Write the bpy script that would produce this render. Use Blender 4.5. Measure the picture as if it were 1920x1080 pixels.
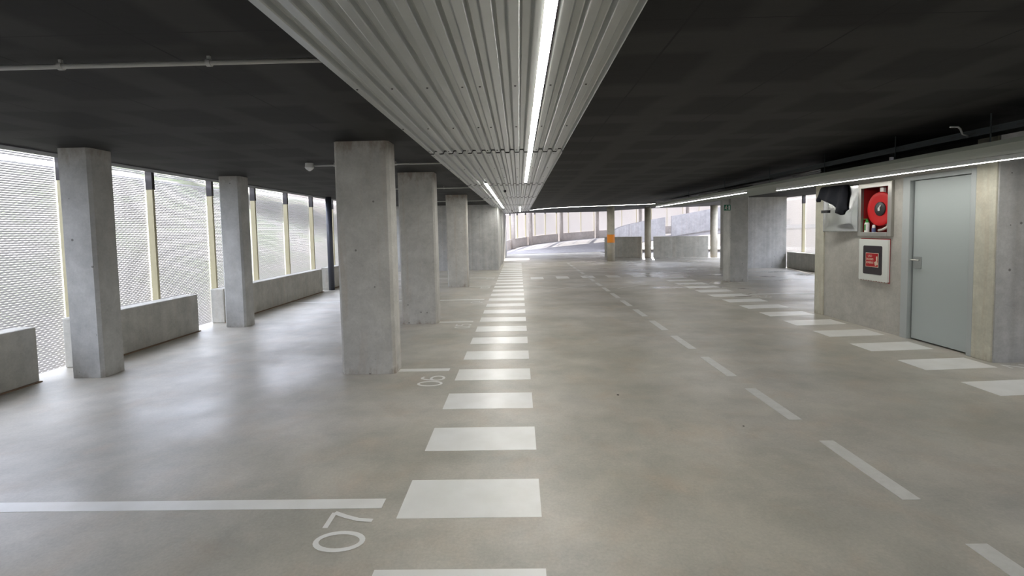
import bpy, bmesh, math, random
from mathutils import Vector, Matrix, noise
random.seed(7)
sc = bpy.context.scene
COL = sc.collection
for o in list(bpy.data.objects):
    bpy.data.objects.remove(o)

# ------------------------------------------------------------------ camera
F_PX, CY_PX = 878.8, 478.0
YAW, PITCH, ROLL = 0.01542, 0.05421, -0.01960
cam_d = bpy.data.cameras.new('camera')
cam = bpy.data.objects.new('camera', cam_d)
COL.objects.link(cam)
cam_d.sensor_width = 36.0
cam_d.lens = 36.0 * F_PX / 1920.0
cam_d.shift_y = (CY_PX - 540.0) / 1920.0
fwd = Vector((-math.sin(YAW) * math.cos(PITCH), math.cos(YAW) * math.cos(PITCH), -math.sin(PITCH)))
r0 = Vector((math.cos(YAW), math.sin(YAW), 0))
u0 = r0.cross(fwd)
rr = math.cos(ROLL) * r0 + math.sin(ROLL) * u0
uu = -math.sin(ROLL) * r0 + math.cos(ROLL) * u0
M = Matrix((rr, uu, -fwd)).transposed().to_4x4()
M.translation = Vector((0, 0, 1.5))
cam.matrix_world = M
cam_d.clip_end = 500
sc.camera = cam

# ------------------------------------------------------------------ world, sun, exposure
w = bpy.data.worlds.new('world')
sc.world = w
w.use_nodes = True
bg = w.node_tree.nodes['Background']
bg.inputs['Color'].default_value = (0.79, 0.845, 1.0, 1)
bg.inputs['Strength'].default_value = 7.6
sun_d = bpy.data.lights.new('sun', 'SUN')
sun_d.energy = 10.0
sun_d.angle = 0.01
sun_d.color = (1.0, 0.93, 0.84)
sun = bpy.data.objects.new('sun', sun_d)
COL.objects.link(sun)
sun.rotation_euler = Vector((0.20, 0.80, 0.42)).to_track_quat('Z', 'Y').to_euler()
sc.view_settings.view_transform = 'Standard'
sc.view_settings.look = 'None'
sc.view_settings.gamma = 1.0
sc.view_settings.exposure = 0.0
try:
    sc.view_settings.use_curve_mapping = False
except Exception:
    pass
LED_STRENGTH = 62.0

# ------------------------------------------------------------------ materials
def new_mat(name):
    m = bpy.data.materials.new(name)
    m.use_nodes = True
    nt = m.node_tree
    b = nt.nodes['Principled BSDF']
    return m, nt, b

def simple(name, col, rough=0.5, metal=0.0, emit=None, es=0.0, spec=0.5):
    m, nt, b = new_mat(name)
    b.inputs['Base Color'].default_value = (*col, 1)
    b.inputs['Roughness'].default_value = rough
    b.inputs['Metallic'].default_value = metal
    b.inputs['Specular IOR Level'].default_value = spec
    if emit:
        b.inputs['Emission Color'].default_value = (*emit, 1)
        b.inputs['Emission Strength'].default_value = es
    return m

def N(nt, typ, **kw):
    n = nt.nodes.new(typ)
    for k, v in kw.items():
        setattr(n, k, v)
    return n

def pos_map(nt, scale=(1, 1, 1), loc=(0, 0, 0)):
    g = N(nt, 'ShaderNodeNewGeometry')
    mp = N(nt, 'ShaderNodeMapping')
    mp.inputs['Scale'].default_value = scale
    mp.inputs['Location'].default_value = loc
    nt.links.new(g.outputs['Position'], mp.inputs['Vector'])
    return mp.outputs['Vector']

def noise_n(nt, vec, scale, detail=6, rough=0.6, dist=0.0):
    n = N(nt, 'ShaderNodeTexNoise')
    n.inputs['Scale'].default_value = scale
    n.inputs['Detail'].default_value = detail
    n.inputs['Roughness'].default_value = rough
    n.inputs['Distortion'].default_value = dist
    nt.links.new(vec, n.inputs['Vector'])
    return n.outputs['Fac']

def ramp(nt, fac, stops):
    r = N(nt, 'ShaderNodeValToRGB')
    els = r.color_ramp.elements
    while len(els) < len(stops):
        els.new(0.5)
    for e, (p, c) in zip(els, stops):
        e.position = p
        e.color = (*c, 1) if len(c) == 3 else c
    nt.links.new(fac, r.inputs['Fac'])
    return r.outputs['Color']

def mix(nt, a, b, fac, mode='MIX'):
    m = N(nt, 'ShaderNodeMix', data_type='RGBA', blend_type=mode)
    for sock, val in ((m.inputs['Factor'], fac), (m.inputs['A'], a), (m.inputs['B'], b)):
        if hasattr(val, 'is_linked'):
            nt.links.new(val, sock)
        elif isinstance(val, (int, float)):
            sock.default_value = val
        else:
            sock.default_value = (*val, 1)
    # colour sockets are the ones flagged RGBA
    return m.outputs['Result']

def mixc(nt, a, b, fac, mode='MIX'):
    m = N(nt, 'ShaderNodeMix', data_type='RGBA', blend_type=mode)
    for sock, val in ((m.inputs[0], fac), (m.inputs[6], a), (m.inputs[7], b)):
        if isinstance(val, bpy.types.NodeSocket):
            nt.links.new(val, sock)
        elif isinstance(val, (int, float)):
            sock.default_value = val
        else:
            sock.default_value = (*val, 1)
    return m.outputs[2]

def bump(nt, b, h, strength=0.2, dist=0.01):
    bn = N(nt, 'ShaderNodeBump')
    bn.inputs['Strength'].default_value = strength
    bn.inputs['Distance'].default_value = dist
    nt.links.new(h, bn.inputs['Height'])
    nt.links.new(bn.outputs['Normal'], b.inputs['Normal'])

def concrete(name, c0, c1, warm=0.25, pores=True, off=0.0, boards=0.0, rough=0.85, ends=0.0):
    m, nt, b = new_mat(name)
    v = pos_map(nt, loc=(off, off * .7, off * .3))
    n1 = noise_n(nt, v, 1.6, 8, 0.62, 0.4)
    base = ramp(nt, n1, [(0.3, c0), (0.7, c1)])
    vs = pos_map(nt, (7, 7, 0.55), (off, 0, 0))
    streak = noise_n(nt, vs, 1.3, 5, 0.6, 0.6)
    sr = ramp(nt, streak, [(0.52, (0, 0, 0)), (0.75, (warm,) * 3)])
    col = mixc(nt, base, (0.42, 0.30, 0.19), sr, 'MIX')
    n2 = noise_n(nt, v, 45, 5, 0.7)
    g = ramp(nt, n2, [(0.3, (0.93,) * 3), (0.7, (1.05,) * 3)])
    nm = noise_n(nt, v, 6.5, 7, 0.7, 0.3)
    gm = ramp(nt, nm, [(0.3, (0.86,) * 3), (0.7, (1.10,) * 3)])
    col = mixc(nt, col, gm, 1.0, 'MULTIPLY')
    col = mixc(nt, col, g, 1.0, 'MULTIPLY')
    if boards:
        vb = pos_map(nt, (5.5, 5.5, 0.0), (off, 0, 0))
        nb = noise_n(nt, vb, 1.4, 2, 0.4)
        gb = ramp(nt, nb, [(0.35, (1 - boards * 1.5,) * 3), (0.65, (1 + boards,) * 3)])
        col = mixc(nt, col, gb, 1.0, 'MULTIPLY')
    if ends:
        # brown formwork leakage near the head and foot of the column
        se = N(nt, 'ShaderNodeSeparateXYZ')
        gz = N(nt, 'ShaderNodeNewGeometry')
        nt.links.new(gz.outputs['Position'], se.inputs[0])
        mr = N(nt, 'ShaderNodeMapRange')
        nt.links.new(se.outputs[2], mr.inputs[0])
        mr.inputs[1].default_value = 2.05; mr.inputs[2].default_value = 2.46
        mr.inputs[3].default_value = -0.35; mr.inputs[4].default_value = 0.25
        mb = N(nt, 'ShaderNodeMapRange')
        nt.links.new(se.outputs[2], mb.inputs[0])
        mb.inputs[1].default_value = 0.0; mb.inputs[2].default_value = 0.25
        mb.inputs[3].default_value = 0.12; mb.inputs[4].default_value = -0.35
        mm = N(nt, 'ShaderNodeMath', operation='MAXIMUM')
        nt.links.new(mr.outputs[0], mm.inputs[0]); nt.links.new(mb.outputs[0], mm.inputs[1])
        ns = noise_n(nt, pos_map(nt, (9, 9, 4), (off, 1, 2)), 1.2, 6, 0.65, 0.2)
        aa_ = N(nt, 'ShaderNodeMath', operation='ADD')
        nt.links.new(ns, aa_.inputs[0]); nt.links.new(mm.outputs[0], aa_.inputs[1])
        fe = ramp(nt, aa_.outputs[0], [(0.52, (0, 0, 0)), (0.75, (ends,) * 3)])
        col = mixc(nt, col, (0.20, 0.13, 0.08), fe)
    h = n2
    if pores:
        vo = N(nt, 'ShaderNodeTexVoronoi')
        vo.inputs['Scale'].default_value = 10
        nt.links.new(v, vo.inputs['Vector'])
        # only some cells carry a pore: random cell colour sets its size
        sz = N(nt, 'ShaderNodeMath', operation='MULTIPLY_ADD')
        sp = N(nt, 'ShaderNodeSeparateColor')
        nt.links.new(vo.outputs['Color'], sp.inputs[0])
        nt.links.new(sp.outputs[0], sz.inputs[0])
        sz.inputs[1].default_value = 0.30
        sz.inputs[2].default_value = -0.16
        lt = N(nt, 'ShaderNodeMath', operation='LESS_THAN')
        nt.links.new(vo.outputs['Distance'], lt.inputs[0])
        nt.links.new(sz.outputs[0], lt.inputs[1])
        pf = N(nt, 'ShaderNodeMath', operation='MULTIPLY')
        nt.links.new(lt.outputs[0], pf.inputs[0])
        pf.inputs[1].default_value = 0.65
        col = mixc(nt, col, (0.08, 0.07, 0.06), pf.outputs[0])
    nt.links.new(col, b.inputs['Base Color'])
    b.inputs['Roughness'].default_value = rough
    b.inputs['Specular IOR Level'].default_value = 0.3
    bump(nt, b, h, 0.25, 0.006)
    return m

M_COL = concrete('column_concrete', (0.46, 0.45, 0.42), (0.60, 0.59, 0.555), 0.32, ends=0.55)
M_COLF = concrete('column_concrete_fair', (0.42, 0.42, 0.405), (0.55, 0.55, 0.53), 0.06, off=3.1, ends=0.35)
M_PAR = concrete('parapet_concrete', (0.40, 0.39, 0.355), (0.54, 0.53, 0.485), 0.22, off=5.0, boards=0.05)
M_WALL = concrete('wall_concrete', (0.40, 0.40, 0.39), (0.54, 0.54, 0.525), 0.14, off=9.0, boards=0.07)
M_PLAST = concrete('wall_render', (0.42, 0.405, 0.37), (0.50, 0.485, 0.445), 0.10, pores=False, off=2.0)
M_PIL = concrete('pilaster_concrete', (0.48, 0.465, 0.385), (0.60, 0.585, 0.49), 0.30, off=12.0, ends=0.3)
M_RND = concrete('round_column_concrete', (0.44, 0.41, 0.345), (0.56, 0.525, 0.45), 0.15, off=15.0)
M_RAMP = concrete('ramp_concrete', (0.27, 0.255, 0.26), (0.36, 0.345, 0.345), 0.05, off=1.0)
M_RWALL_LIT = concrete('bounce_lit_ring_concrete', (0.48, 0.43, 0.39), (0.60, 0.54, 0.50), 0.08, off=2.7)  # warm bounce light on the outer ring put into its base colour
M_RWALL = concrete('ramp_wall_concrete', (0.19, 0.18, 0.18), (0.255, 0.245, 0.245), 0.08, off=1.7, boards=0.05)

def floor_mat():
    m, nt, b = new_mat('polished_concrete_floor')
    v = pos_map(nt)
    n1 = noise_n(nt, v, 0.7, 5, 0.5, 0.0)
    c1 = ramp(nt, n1, [(0.32, (0.385, 0.368, 0.315)), (0.5, (0.44, 0.418, 0.365)), (0.68, (0.50, 0.475, 0.43))])
    v2 = pos_map(nt, (0.9, 1.3, 1), (4, 2, 0))
    n2 = noise_n(nt, v2, 1.1, 6, 0.55, 0.0)
    c2 = ramp(nt, n2, [(0.35, (0.86, 0.865, 0.86)), (0.65, (1.10, 1.09, 1.09))])
    col = mixc(nt, c1, c2, 1.0, 'MULTIPLY')
    v3 = pos_map(nt, (1, 1, 1), (9, 1, 0))
    n3 = noise_n(nt, v3, 2.6, 5, 0.6, 0.3)
    f3 = ramp(nt, n3, [(0.50, (0, 0, 0)), (0.78, (0.32, 0.32, 0.32))])
    col = mixc(nt, col, (0.46, 0.33, 0.22), f3)
    n7 = noise_n(nt, pos_map(nt, (1, 1, 1), (1, 6, 0)), 3.6, 8, 0.68, 0.4)
    c7 = ramp(nt, n7, [(0.30, (0.86, 0.87, 0.875)), (0.62, (1.06, 1.055, 1.05))])
    col = mixc(nt, col, c7, 1.0, 'MULTIPLY')
    n4 = noise_n(nt, v, 60, 4, 0.7)
    c4 = ramp(nt, n4, [(0.3, (0.9,) * 3), (0.7, (1.08,) * 3)])
    col = mixc(nt, col, c4, 1.0, 'MULTIPLY')
    # dusty orange-brown joint line along the parapet foot is a separate stain in the parapet gaps
    nt.links.new(col, b.inputs['Base Color'])
    n5 = noise_n(nt, v2, 0.9, 5, 0.55, 0.0)
    rg = ramp(nt, n5, [(0.34, (0.29,) * 3), (0.66, (0.50,) * 3)])
    n6 = noise_n(nt, pos_map(nt, (0.5, 1.5, 1), (2.2, 5.1, 0)), 1.0, 6, 0.6, 0.0)
    pf = ramp(nt, n6, [(0.53, (0, 0, 0)), (0.62, (1, 1, 1))])
    # the far end of the drive lane is polished in patches
    sy = N(nt, 'ShaderNodeSeparateXYZ')
    nt.links.new(v, sy.inputs[0])
    my = N(nt, 'ShaderNodeMapRange')
    nt.links.new(sy.outputs[1], my.inputs[0])
    my.inputs[1].default_value = 8.0
    my.inputs[2].default_value = 11.0
    pm = N(nt, 'ShaderNodeMath', operation='MULTIPLY')
    mxr = N(nt, 'ShaderNodeMapRange')
    nt.links.new(sy.outputs[0], mxr.inputs[0])
    mxr.inputs[1].default_value = 2.2
    mxr.inputs[2].default_value = 3.6
    pq = N(nt, 'ShaderNodeMath', operation='MULTIPLY')
    nt.links.new(mxr.outputs[0], pq.inputs[0]); nt.links.new(my.outputs[0], pq.inputs[1])
    nt.links.new(pf, pm.inputs[0]); nt.links.new(pq.outputs[0], pm.inputs[1])
    rg2 = mixc(nt, rg, (0.17, 0.17, 0.17), pm.outputs[0])
    nt.links.new(rg2, b.inputs['Roughness'])
    b.inputs['Specular IOR Level'].default_value = 0.5
    bump(nt, b, noise_n(nt, v, 6, 3, 0.5), 0.06, 0.004)
    return m
M_FLOOR = floor_mat()

def ceiling_mat():
    m, nt, b = new_mat('black_painted_ceiling')
    g = N(nt, 'ShaderNodeNewGeometry')
    sep = N(nt, 'ShaderNodeSeparateXYZ')
    wob = N(nt, 'ShaderNodeTexNoise')
    wob.inputs['Scale'].default_value = 1.1
    wob.inputs['Detail'].default_value = 4
    nt.links.new(g.outputs['Position'], wob.inputs['Vector'])
    ad = N(nt, 'ShaderNodeVectorMath', operation='MULTIPLY_ADD')
    nt.links.new(wob.outputs['Color'], ad.inputs[0])
    ad.inputs[1].default_value = (0.22, 0.22, 0)
    nt.links.new(g.outputs['Position'], ad.inputs[2])
    nt.links.new(ad.outputs[0], sep.inputs[0])
    def band(sock, period, off, half):
        a = N(nt, 'ShaderNodeMath', operation='ADD')
        nt.links.new(sock, a.inputs[0]); a.inputs[1].default_value = off
        p = N(nt, 'ShaderNodeMath', operation='PINGPONG')
        nt.links.new(a.outputs[0], p.inputs[0]); p.inputs[1].default_value = period / 2
        r = N(nt, 'ShaderNodeMapRange')
        nt.links.new(p.outputs[0], r.inputs[0])
        r.inputs[1].default_value = half - 0.03
        r.inputs[2].default_value = half + 0.05
        r.inputs[3].default_value = 1.0
        r.inputs[4].default_value = 0.0
        return r.outputs[0]
    bx = band(sep.outputs[0], 0.86, 10 * 0.86 - 1.20 - 0.1, 0.13)
    by = band(sep.outputs[1], 0.86, 0.0, 0.13)
    mx = N(nt, 'ShaderNodeMath', operation='MAXIMUM')
    nt.links.new(bx, mx.inputs[0]); nt.links.new(by, mx.inputs[1])
    base = mixc(nt, (0.0135, 0.0133, 0.013), (0.030, 0.0295, 0.028), mx.outputs[0])
    v = pos_map(nt, (1, 2.5, 1))
    nz = noise_n(nt, v, 1.5, 8, 0.65)
    c = ramp(nt, nz, [(0.3, (0.88,) * 3), (0.7, (1.15,) * 3)])
    col = mixc(nt, base, c, 1.0, 'MULTIPLY')
    # thin formwork joint lines
    def line(sock, period, off, half):
        a = N(nt, 'ShaderNodeMath', operation='ADD')
        nt.links.new(sock, a.inputs[0]); a.inputs[1].default_value = off
        p = N(nt, 'ShaderNodeMath', operation='PINGPONG')
        nt.links.new(a.outputs[0], p.inputs[0]); p.inputs[1].default_value = period / 2
        l = N(nt, 'ShaderNodeMath', operation='LESS_THAN')
        nt.links.new(p.outputs[0], l.inputs[0]); l.inputs[1].default_value = half
        return l.outputs[0]
    sep2 = N(nt, 'ShaderNodeSeparateXYZ')
    nt.links.new(g.outputs['Position'], sep2.inputs[0])
    lx = line(sep2.outputs[0], 0.86, 10 * 0.86 + 1.79, 0.006)
    ly = line(sep2.outputs[1], 2.5, 0.3, 0.004)
    m2 = N(nt, 'ShaderNodeMath', operation='MAXIMUM')
    nt.links.new(lx, m2.inputs[0]); nt.links.new(ly, m2.inputs[1])
    col = mixc(nt, col, (0.008, 0.008, 0.008), m2.outputs[0])
    nt.links.new(col, b.inputs['Base Color'])
    b.inputs['Roughness'].default_value = 0.72
    b.inputs['Specular IOR Level'].default_value = 0.28
    bump(nt, b, nz, 0.3, 0.01)
    return m
M_CEIL = ceiling_mat()

def paint_mat():
    m, nt, b = new_mat('white_road_paint')
    v = pos_map(nt)
    n1 = noise_n(nt, v, 5, 4, 0.5)
    c = ramp(nt, n1, [(0.25, (0.70, 0.695, 0.665)), (0.7, (0.78, 0.78, 0.76))])
    n2 = noise_n(nt, pos_map(nt, (1, 1, 1), (3, 8, 0)), 1.3, 5, 0.6)
    f = ramp(nt, n2, [(0.5, (0, 0, 0)), (0.85, (0.25,) * 3)])
    col = mixc(nt, c, (0.62, 0.54, 0.42), f)
    nt.links.new(col, b.inputs['Base Color'])
    n3 = noise_n(nt, v, 3, 4, 0.6)
    nt.links.new(ramp(nt, n3, [(0.3, (0.295,) * 3), (0.7, (0.37,) * 3)]), b.inputs['Roughness'])
    bump(nt, b, noise_n(nt, v, 90, 2, 0.5), 0.12, 0.002)
    return m
M_PAINT = paint_mat()

def thin_paint_mat():
    m, nt, b = new_mat('worn_road_paint')
    n1 = noise_n(nt, pos_map(nt), 14, 7, 0.7, 0.3)
    nt.links.new(ramp(nt, n1, [(0.3, (0.56, 0.555, 0.52)), (0.7, (0.68, 0.675, 0.65))]), b.inputs['Base Color'])
    b.inputs['Roughness'].default_value = 0.4
    return m
M_PAINT2 = thin_paint_mat()

def hill_mat():
    m, nt, b = new_mat('hillside_soil_and_scrub')
    v = pos_map(nt)
    n1 = noise_n(nt, v, 0.55, 8, 0.65, 0.5)
    c = ramp(nt, n1, [(0.33, (0.19, 0.235, 0.12)), (0.47, (0.30, 0.32, 0.21)), (0.56, (0.42, 0.38, 0.33)), (0.75, (0.54, 0.48, 0.43))])
    nt.links.new(c, b.inputs['Base Color'])
    b.inputs['Roughness'].default_value = 0.95
    return m
M_HILL = hill_mat()
M_GROUND = concrete('outside_ground', (0.40, 0.38, 0.35), (0.55, 0.52, 0.49), 0.0, pores=False)

M_MESH = simple('galvanised_expanded_metal', (0.55, 0.53, 0.52), 0.5, 0.0, spec=0.3)
M_POST = simple('cream_painted_steel', (0.52, 0.47, 0.30), 0.5)
M_POSTD = simple('dark_steel_bracket', (0.045, 0.04, 0.04), 0.5, 0.3)
M_PIPE = simple('dark_grey_downpipe', (0.06, 0.065, 0.085), 0.35)
M_CORR = simple('grey_galvanised_sheet', (0.46, 0.475, 0.46), 0.33, 0.5)
M_SOFF = simple('grey_green_painted_metal', (0.235, 0.255, 0.225), 0.7, 0.0)
M_LED2 = simple('led_diffuser_lit_dim', (1, 1, 1), 0.5, emit=(1.0, 0.98, 0.93), es=35.0)
M_LED = simple('led_diffuser_lit', (1, 1, 1), 0.5, emit=(1.0, 0.98, 0.93), es=LED_STRENGTH)
M_ALU = simple('aluminium_profile', (0.6, 0.6, 0.6), 0.35, 0.8)
M_CONDUIT = simple('light_grey_conduit', (0.50, 0.50, 0.48), 0.45)
M_WPLAST = simple('white_plastic', (0.78, 0.78, 0.76), 0.4)
M_BLACKP = simple('black_plastic', (0.02, 0.02, 0.022), 0.4)
M_TRAY = simple('dark_cable_tray', (0.045, 0.055, 0.06), 0.45, 0.4)
M_DOOR = simple('grey_painted_door', (0.42, 0.465, 0.46), 0.42)
M_FRAME = simple('pale_grey_door_frame', (0.42, 0.45, 0.45), 0.4)
M_STEEL = simple('brushed_steel', (0.46, 0.45, 0.42), 0.3, 0.9)
M_MIRR = simple('polished_steel_door', (0.47, 0.48, 0.475), 0.12, 1.0)
M_RED = simple('red_enamel', (0.52, 0.004, 0.006), 0.42, spec=0.35)
M_DRED = simple('dark_red_interior', (0.30, 0.01, 0.012), 0.5)
M_HOSE = simple('pale_rubber_hose', (0.62, 0.60, 0.55), 0.5)
M_WHITEP = simple('white_enamel_board', (0.70, 0.72, 0.68), 0.35)
M_DGLASS = simple('dark_tinted_pane', (0.035, 0.028, 0.032), 0.12)
M_CREAM = simple('cream_print', (0.72, 0.62, 0.48), 0.5)
M_PRED = simple('red_print', (0.40, 0.008, 0.012), 0.5, spec=0.3)
M_GREEN = simple('green_sign', (0.01, 0.16, 0.09), 0.4)
M_GREENC = simple('green_cap', (0.03, 0.28, 0.05), 0.35)
M_BLUE = simple('blue_bottle', (0.10, 0.12, 0.25), 0.35)
M_ORANGE = simple('orange_band_paint', (0.80, 0.26, 0.015), 0.5)
M_STAIN = simple('rust_brown_dust', (0.22, 0.15, 0.10), 0.9)
M_CLOTH = simple('black_cloth', (0.010, 0.011, 0.016), 0.85, spec=0.3)
M_SOIL = simple('dark_debris', (0.06, 0.05, 0.04), 0.9)

# ------------------------------------------------------------------ helpers
def link(o, parent=None):
    COL.objects.link(o)
    if parent:
        o.parent = parent
    return o

def tag(o, label=None, cat=None, group=None, kind=None):
    if label: o['label'] = label
    if cat: o['category'] = cat
    if group: o['group'] = group
    if kind: o['kind'] = kind
    return o

def empty(name, loc=(0, 0, 0), rz=0.0):
    o = bpy.data.objects.new(name, None)
    o.location = loc
    o.rotation_euler = (0, 0, rz)
    o.empty_display_size = 0.1
    return link(o)

def objbm(name, bm, mat, parent=None, smooth=False):
    me = bpy.data.meshes.new(name)
    bmesh.ops.recalc_face_normals(bm, faces=bm.faces)
    bm.to_mesh(me)
    bm.free()
    if smooth:
        for p in me.polygons:
            p.use_smooth = True
    for mm in (mat if isinstance(mat, (list, tuple)) else [mat]):
        me.materials.append(mm)
    o = bpy.data.objects.new(name, me)
    return link(o, parent)

def box(bm, x0, x1, y0, y1, z0, z1, bev=0.0, mi=0):
    t = bmesh.new()
    bmesh.ops.create_cube(t, size=1)
    for v in t.verts:
        v.co = Vector(((x0 + x1) / 2 + v.co.x * (x1 - x0), (y0 + y1) / 2 + v.co.y * (y1 - y0), (z0 + z1) / 2 + v.co.z * (z1 - z0)))
    if bev:
        bmesh.ops.bevel(t, geom=t.edges[:], offset=bev, segments=2, profile=0.5, affect='EDGES')
    for f in t.faces:
        f.material_index = mi
    merge(bm, t)

def merge(bm, t, mat=None):
    me = bpy.data.meshes.new('tmp')
    t.to_mesh(me); t.free()
    if mat is not None:
        me.transform(mat)
    bm.from_mesh(me)
    bpy.data.meshes.remove(me)

def tube(bm, pts, r, seg=12, caps=True):
    pts = [Vector(p) for p in pts]
    rings = []
    for i, p in enumerate(pts):
        a = pts[max(i - 1, 0)]; c = pts[min(i + 1, len(pts) - 1)]
        d = (c - a).normalized()
        up = Vector((0, 0, 1)) if abs(d.z) < 0.95 else Vector((1, 0, 0))
        s = d.cross(up).normalized(); t = s.cross(d)
        rings.append([bm.verts.new(p + r * (math.cos(2 * math.pi * k / seg) * s + math.sin(2 * math.pi * k / seg) * t)) for k in range(seg)])
    for A, B in zip(rings, rings[1:]):
        for k in range(seg):
            bm.faces.new((A[k], A[(k + 1) % seg], B[(k + 1) % seg], B[k]))
    if caps:
        bm.faces.new(rings[0]); bm.faces.new(rings[-1])

def lathe(bm, prof, cx, cy, z0, seg=24):
    rings = []
    for r, z in prof:
        rings.append([bm.verts.new((cx + r * math.cos(2 * math.pi * k / seg), cy + r * math.sin(2 * math.pi * k / seg), z0 + z)) for k in range(seg)])
    for A, B in zip(rings, rings[1:]):
        for k in range(seg):
            bm.faces.new((A[k], A[(k + 1) % seg], B[(k + 1) % seg], B[k]))
    bm.faces.new(rings[0]); bm.faces.new(rings[-1])

def prism(bm, poly, z0, z1):
    a = [bm.verts.new((x, y, z0)) for x, y in poly]
    b = [bm.verts.new((x, y, z1)) for x, y in poly]
    n = len(poly)
    bm.faces.new(a[::-1]); bm.faces.new(b)
    for i in range(n):
        bm.faces.new((a[i], a[(i + 1) % n], b[(i + 1) % n], b[i]))

ORD = ['first', 'second', 'third', 'fourth', 'fifth', 'sixth', 'seventh', 'eighth', 'ninth', 'tenth', 'eleventh', 'twelfth',
       'thirteenth', 'fourteenth', 'fifteenth', 'sixteenth', 'seventeenth', 'eighteenth', 'nineteenth', 'twentieth', 'twenty-first',
       'twenty-second', 'twenty-third', 'twenty-fourth', 'twenty-fifth', 'twenty-sixth', 'twenty-seventh', 'twenty-eighth',
       'twenty-ninth', 'thirtieth']

CEIL = 2.44
# ------------------------------------------------------------------ floor, ceiling, walls, outside
bm = bmesh.new()
prism(bm, [(-5.36, -4.2), (9.58, -4.2), (9.58, 21.5), (8.9, 22.0), (6.5, 23.2), (5.2, 25.2), (5.0, 29.2), (-0.75, 28.42), (-5.36, 28.42)], -0.3, 0.0)
tag(objbm('floor', bm, M_FLOOR), kind='structure')

bm = bmesh.new()
prism(bm, [(-5.30, -4.2), (9.59, -4.2), (9.59, 22.4), (9.23, 22.9), (6.95, 24.1), (6.1, 25.0), (5.5, 26.2), (5.15, 27.3), (4.0, 27.75), (2.78, 27.9), (1.6, 27.6), (0.55, 27.06), (-0.76, 28.3), (-5.30, 28.3)], CEIL, CEIL + 0.3)
tag(objbm('ceiling', bm, M_CEIL), kind='structure')
# paler unpainted strip of slab edge along the facade
bm = bmesh.new()
box(bm, -5.30, -5.06, -4.2, 17.5, CEIL - 0.012, CEIL + 0.001)
tag(objbm('trim_1', bm, simple('grey_slab_edge', (0.12, 0.12, 0.125), 0.8)), kind='structure')

bm = bmesh.new()
box(bm, -5.36, 9.58, -4.4, -4.2, -0.3, CEIL + 0.3)
tag(objbm('wall_back', bm, M_WALL), kind='structure')
bm = bmesh.new()
box(bm, -5.29, -0.98, 17.49, 17.8, 0, CEIL, 0.0)
box(bm, -0.98, -0.78, 17.49, 20.3, 0, 2.335, 0.0)
box(bm, -1.08, -0.98, 17.8, 27.9, 0, CEIL, 0.0)
box(bm, -0.98, -0.74, 20.3, 27.9, 0, 2.335, 0.0)
tag(objbm('wall_left', bm, M_WALL), kind='structure')
# far right wall closing the parking bays
bm = bmesh.new()
box(bm, 7.06, 9.20, 16.27, 16.55, -0.3, CEIL + 0.1)
tag(objbm('wall_far', bm, M_WALL), kind='structure')

# service block with door and hose niche (right)
bm = bmesh.new()
WX = 4.97
box(bm, 4.95, 5.9, 4.95, 5.17, 0, CEIL, 0.006, 1)              # near pilaster
box(bm, 4.95, 5.3, 7.69, 7.91, 0, 2.16, 0.006, 1)             # far pilaster
box(bm, WX, 5.3, 6.14, 6.33, 0, 2.16, 0, 2)                   # between door and niche
box(bm, WX, 5.3, 6.88, 7.69, 0, 2.16, 0, 2)                   # beyond niche
box(bm, WX, 5.3, 6.33, 6.88, 0, 1.33, 0, 2)
box(bm, WX, 5.3, 6.33, 6.88, 2.02, 2.16, 0, 2)
box(bm, WX, 5.3, 5.17, 6.14, 2.07, 2.16, 0, 2)
box(bm, 5.19, 5.3, 5.17, 6.14, 0, 2.07, 0, 2)
box(bm, 5.22, 5.3, 6.33, 6.88, 1.33, 2.02, 0, 2)
box(bm, 5.3, 9.2, 7.7, 7.91, 0, 2.16, 0, 2)
box(bm, 5.9, 9.58, 4.95, 5.17, 0, CEIL, 0, 0)
box(bm, 4.965, 5.9, 4.935, 4.95, 0, CEIL, 0, 0)
box(bm, 5.9, 9.58, 4.935, 4.95, 0, CEIL, 0, 0)
tag(objbm('wall_right', bm, [M_WALL, M_PIL, M_PLAST]), kind='structure')
bm = bmesh.new()
box(bm, 5.02, 9.2, 5.17, 7.91, 2.16, CEIL)
tag(objbm('wall_upper', bm, M_CEIL), kind='structure')

# outside
bm = bmesh.new()
prism(bm, [(-60, -40), (80, -40), (80, 120), (-60, 120)], -0.5, -0.4)
tag(objbm('ground', bm, M_GROUND), kind='structure')
def hill(name, x0, x1, y0, y1, nx, ny, fz):
    bm = bmesh.new()
    g = [[bm.verts.new((x0 + (x1 - x0) * i / nx, y0 + (y1 - y0) * j / ny, fz(x0 + (x1 - x0) * i / nx, y0 + (y1 - y0) * j / ny))) for j in range(ny + 1)] for i in range(nx + 1)]
    for i in range(nx):
        for j in range(ny):
            bm.faces.new((g[i][j], g[i + 1][j], g[i + 1][j + 1], g[i][j + 1]))
    return tag(objbm(name, bm, M_HILL, smooth=True), kind='structure')
hill('hillside', -30, -7.5, -14, 60, 45, 100, lambda x, y: -0.4 + max(0, -7.8 - x) * 0.33 + 0.5 * noise.noise(Vector((x * .5, y * .5, 0))) * min(1, (-7.5 - x) * .4))
hill('right_hillside', 12.5, 34, -14, 22, 45, 70, lambda x, y: -0.4 + max(0, x - 12.9) * 0.36 + 0.4 * noise.noise(Vector((x * .5, y * .5, 7))) * min(1, (x - 12.5) * .4))
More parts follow.
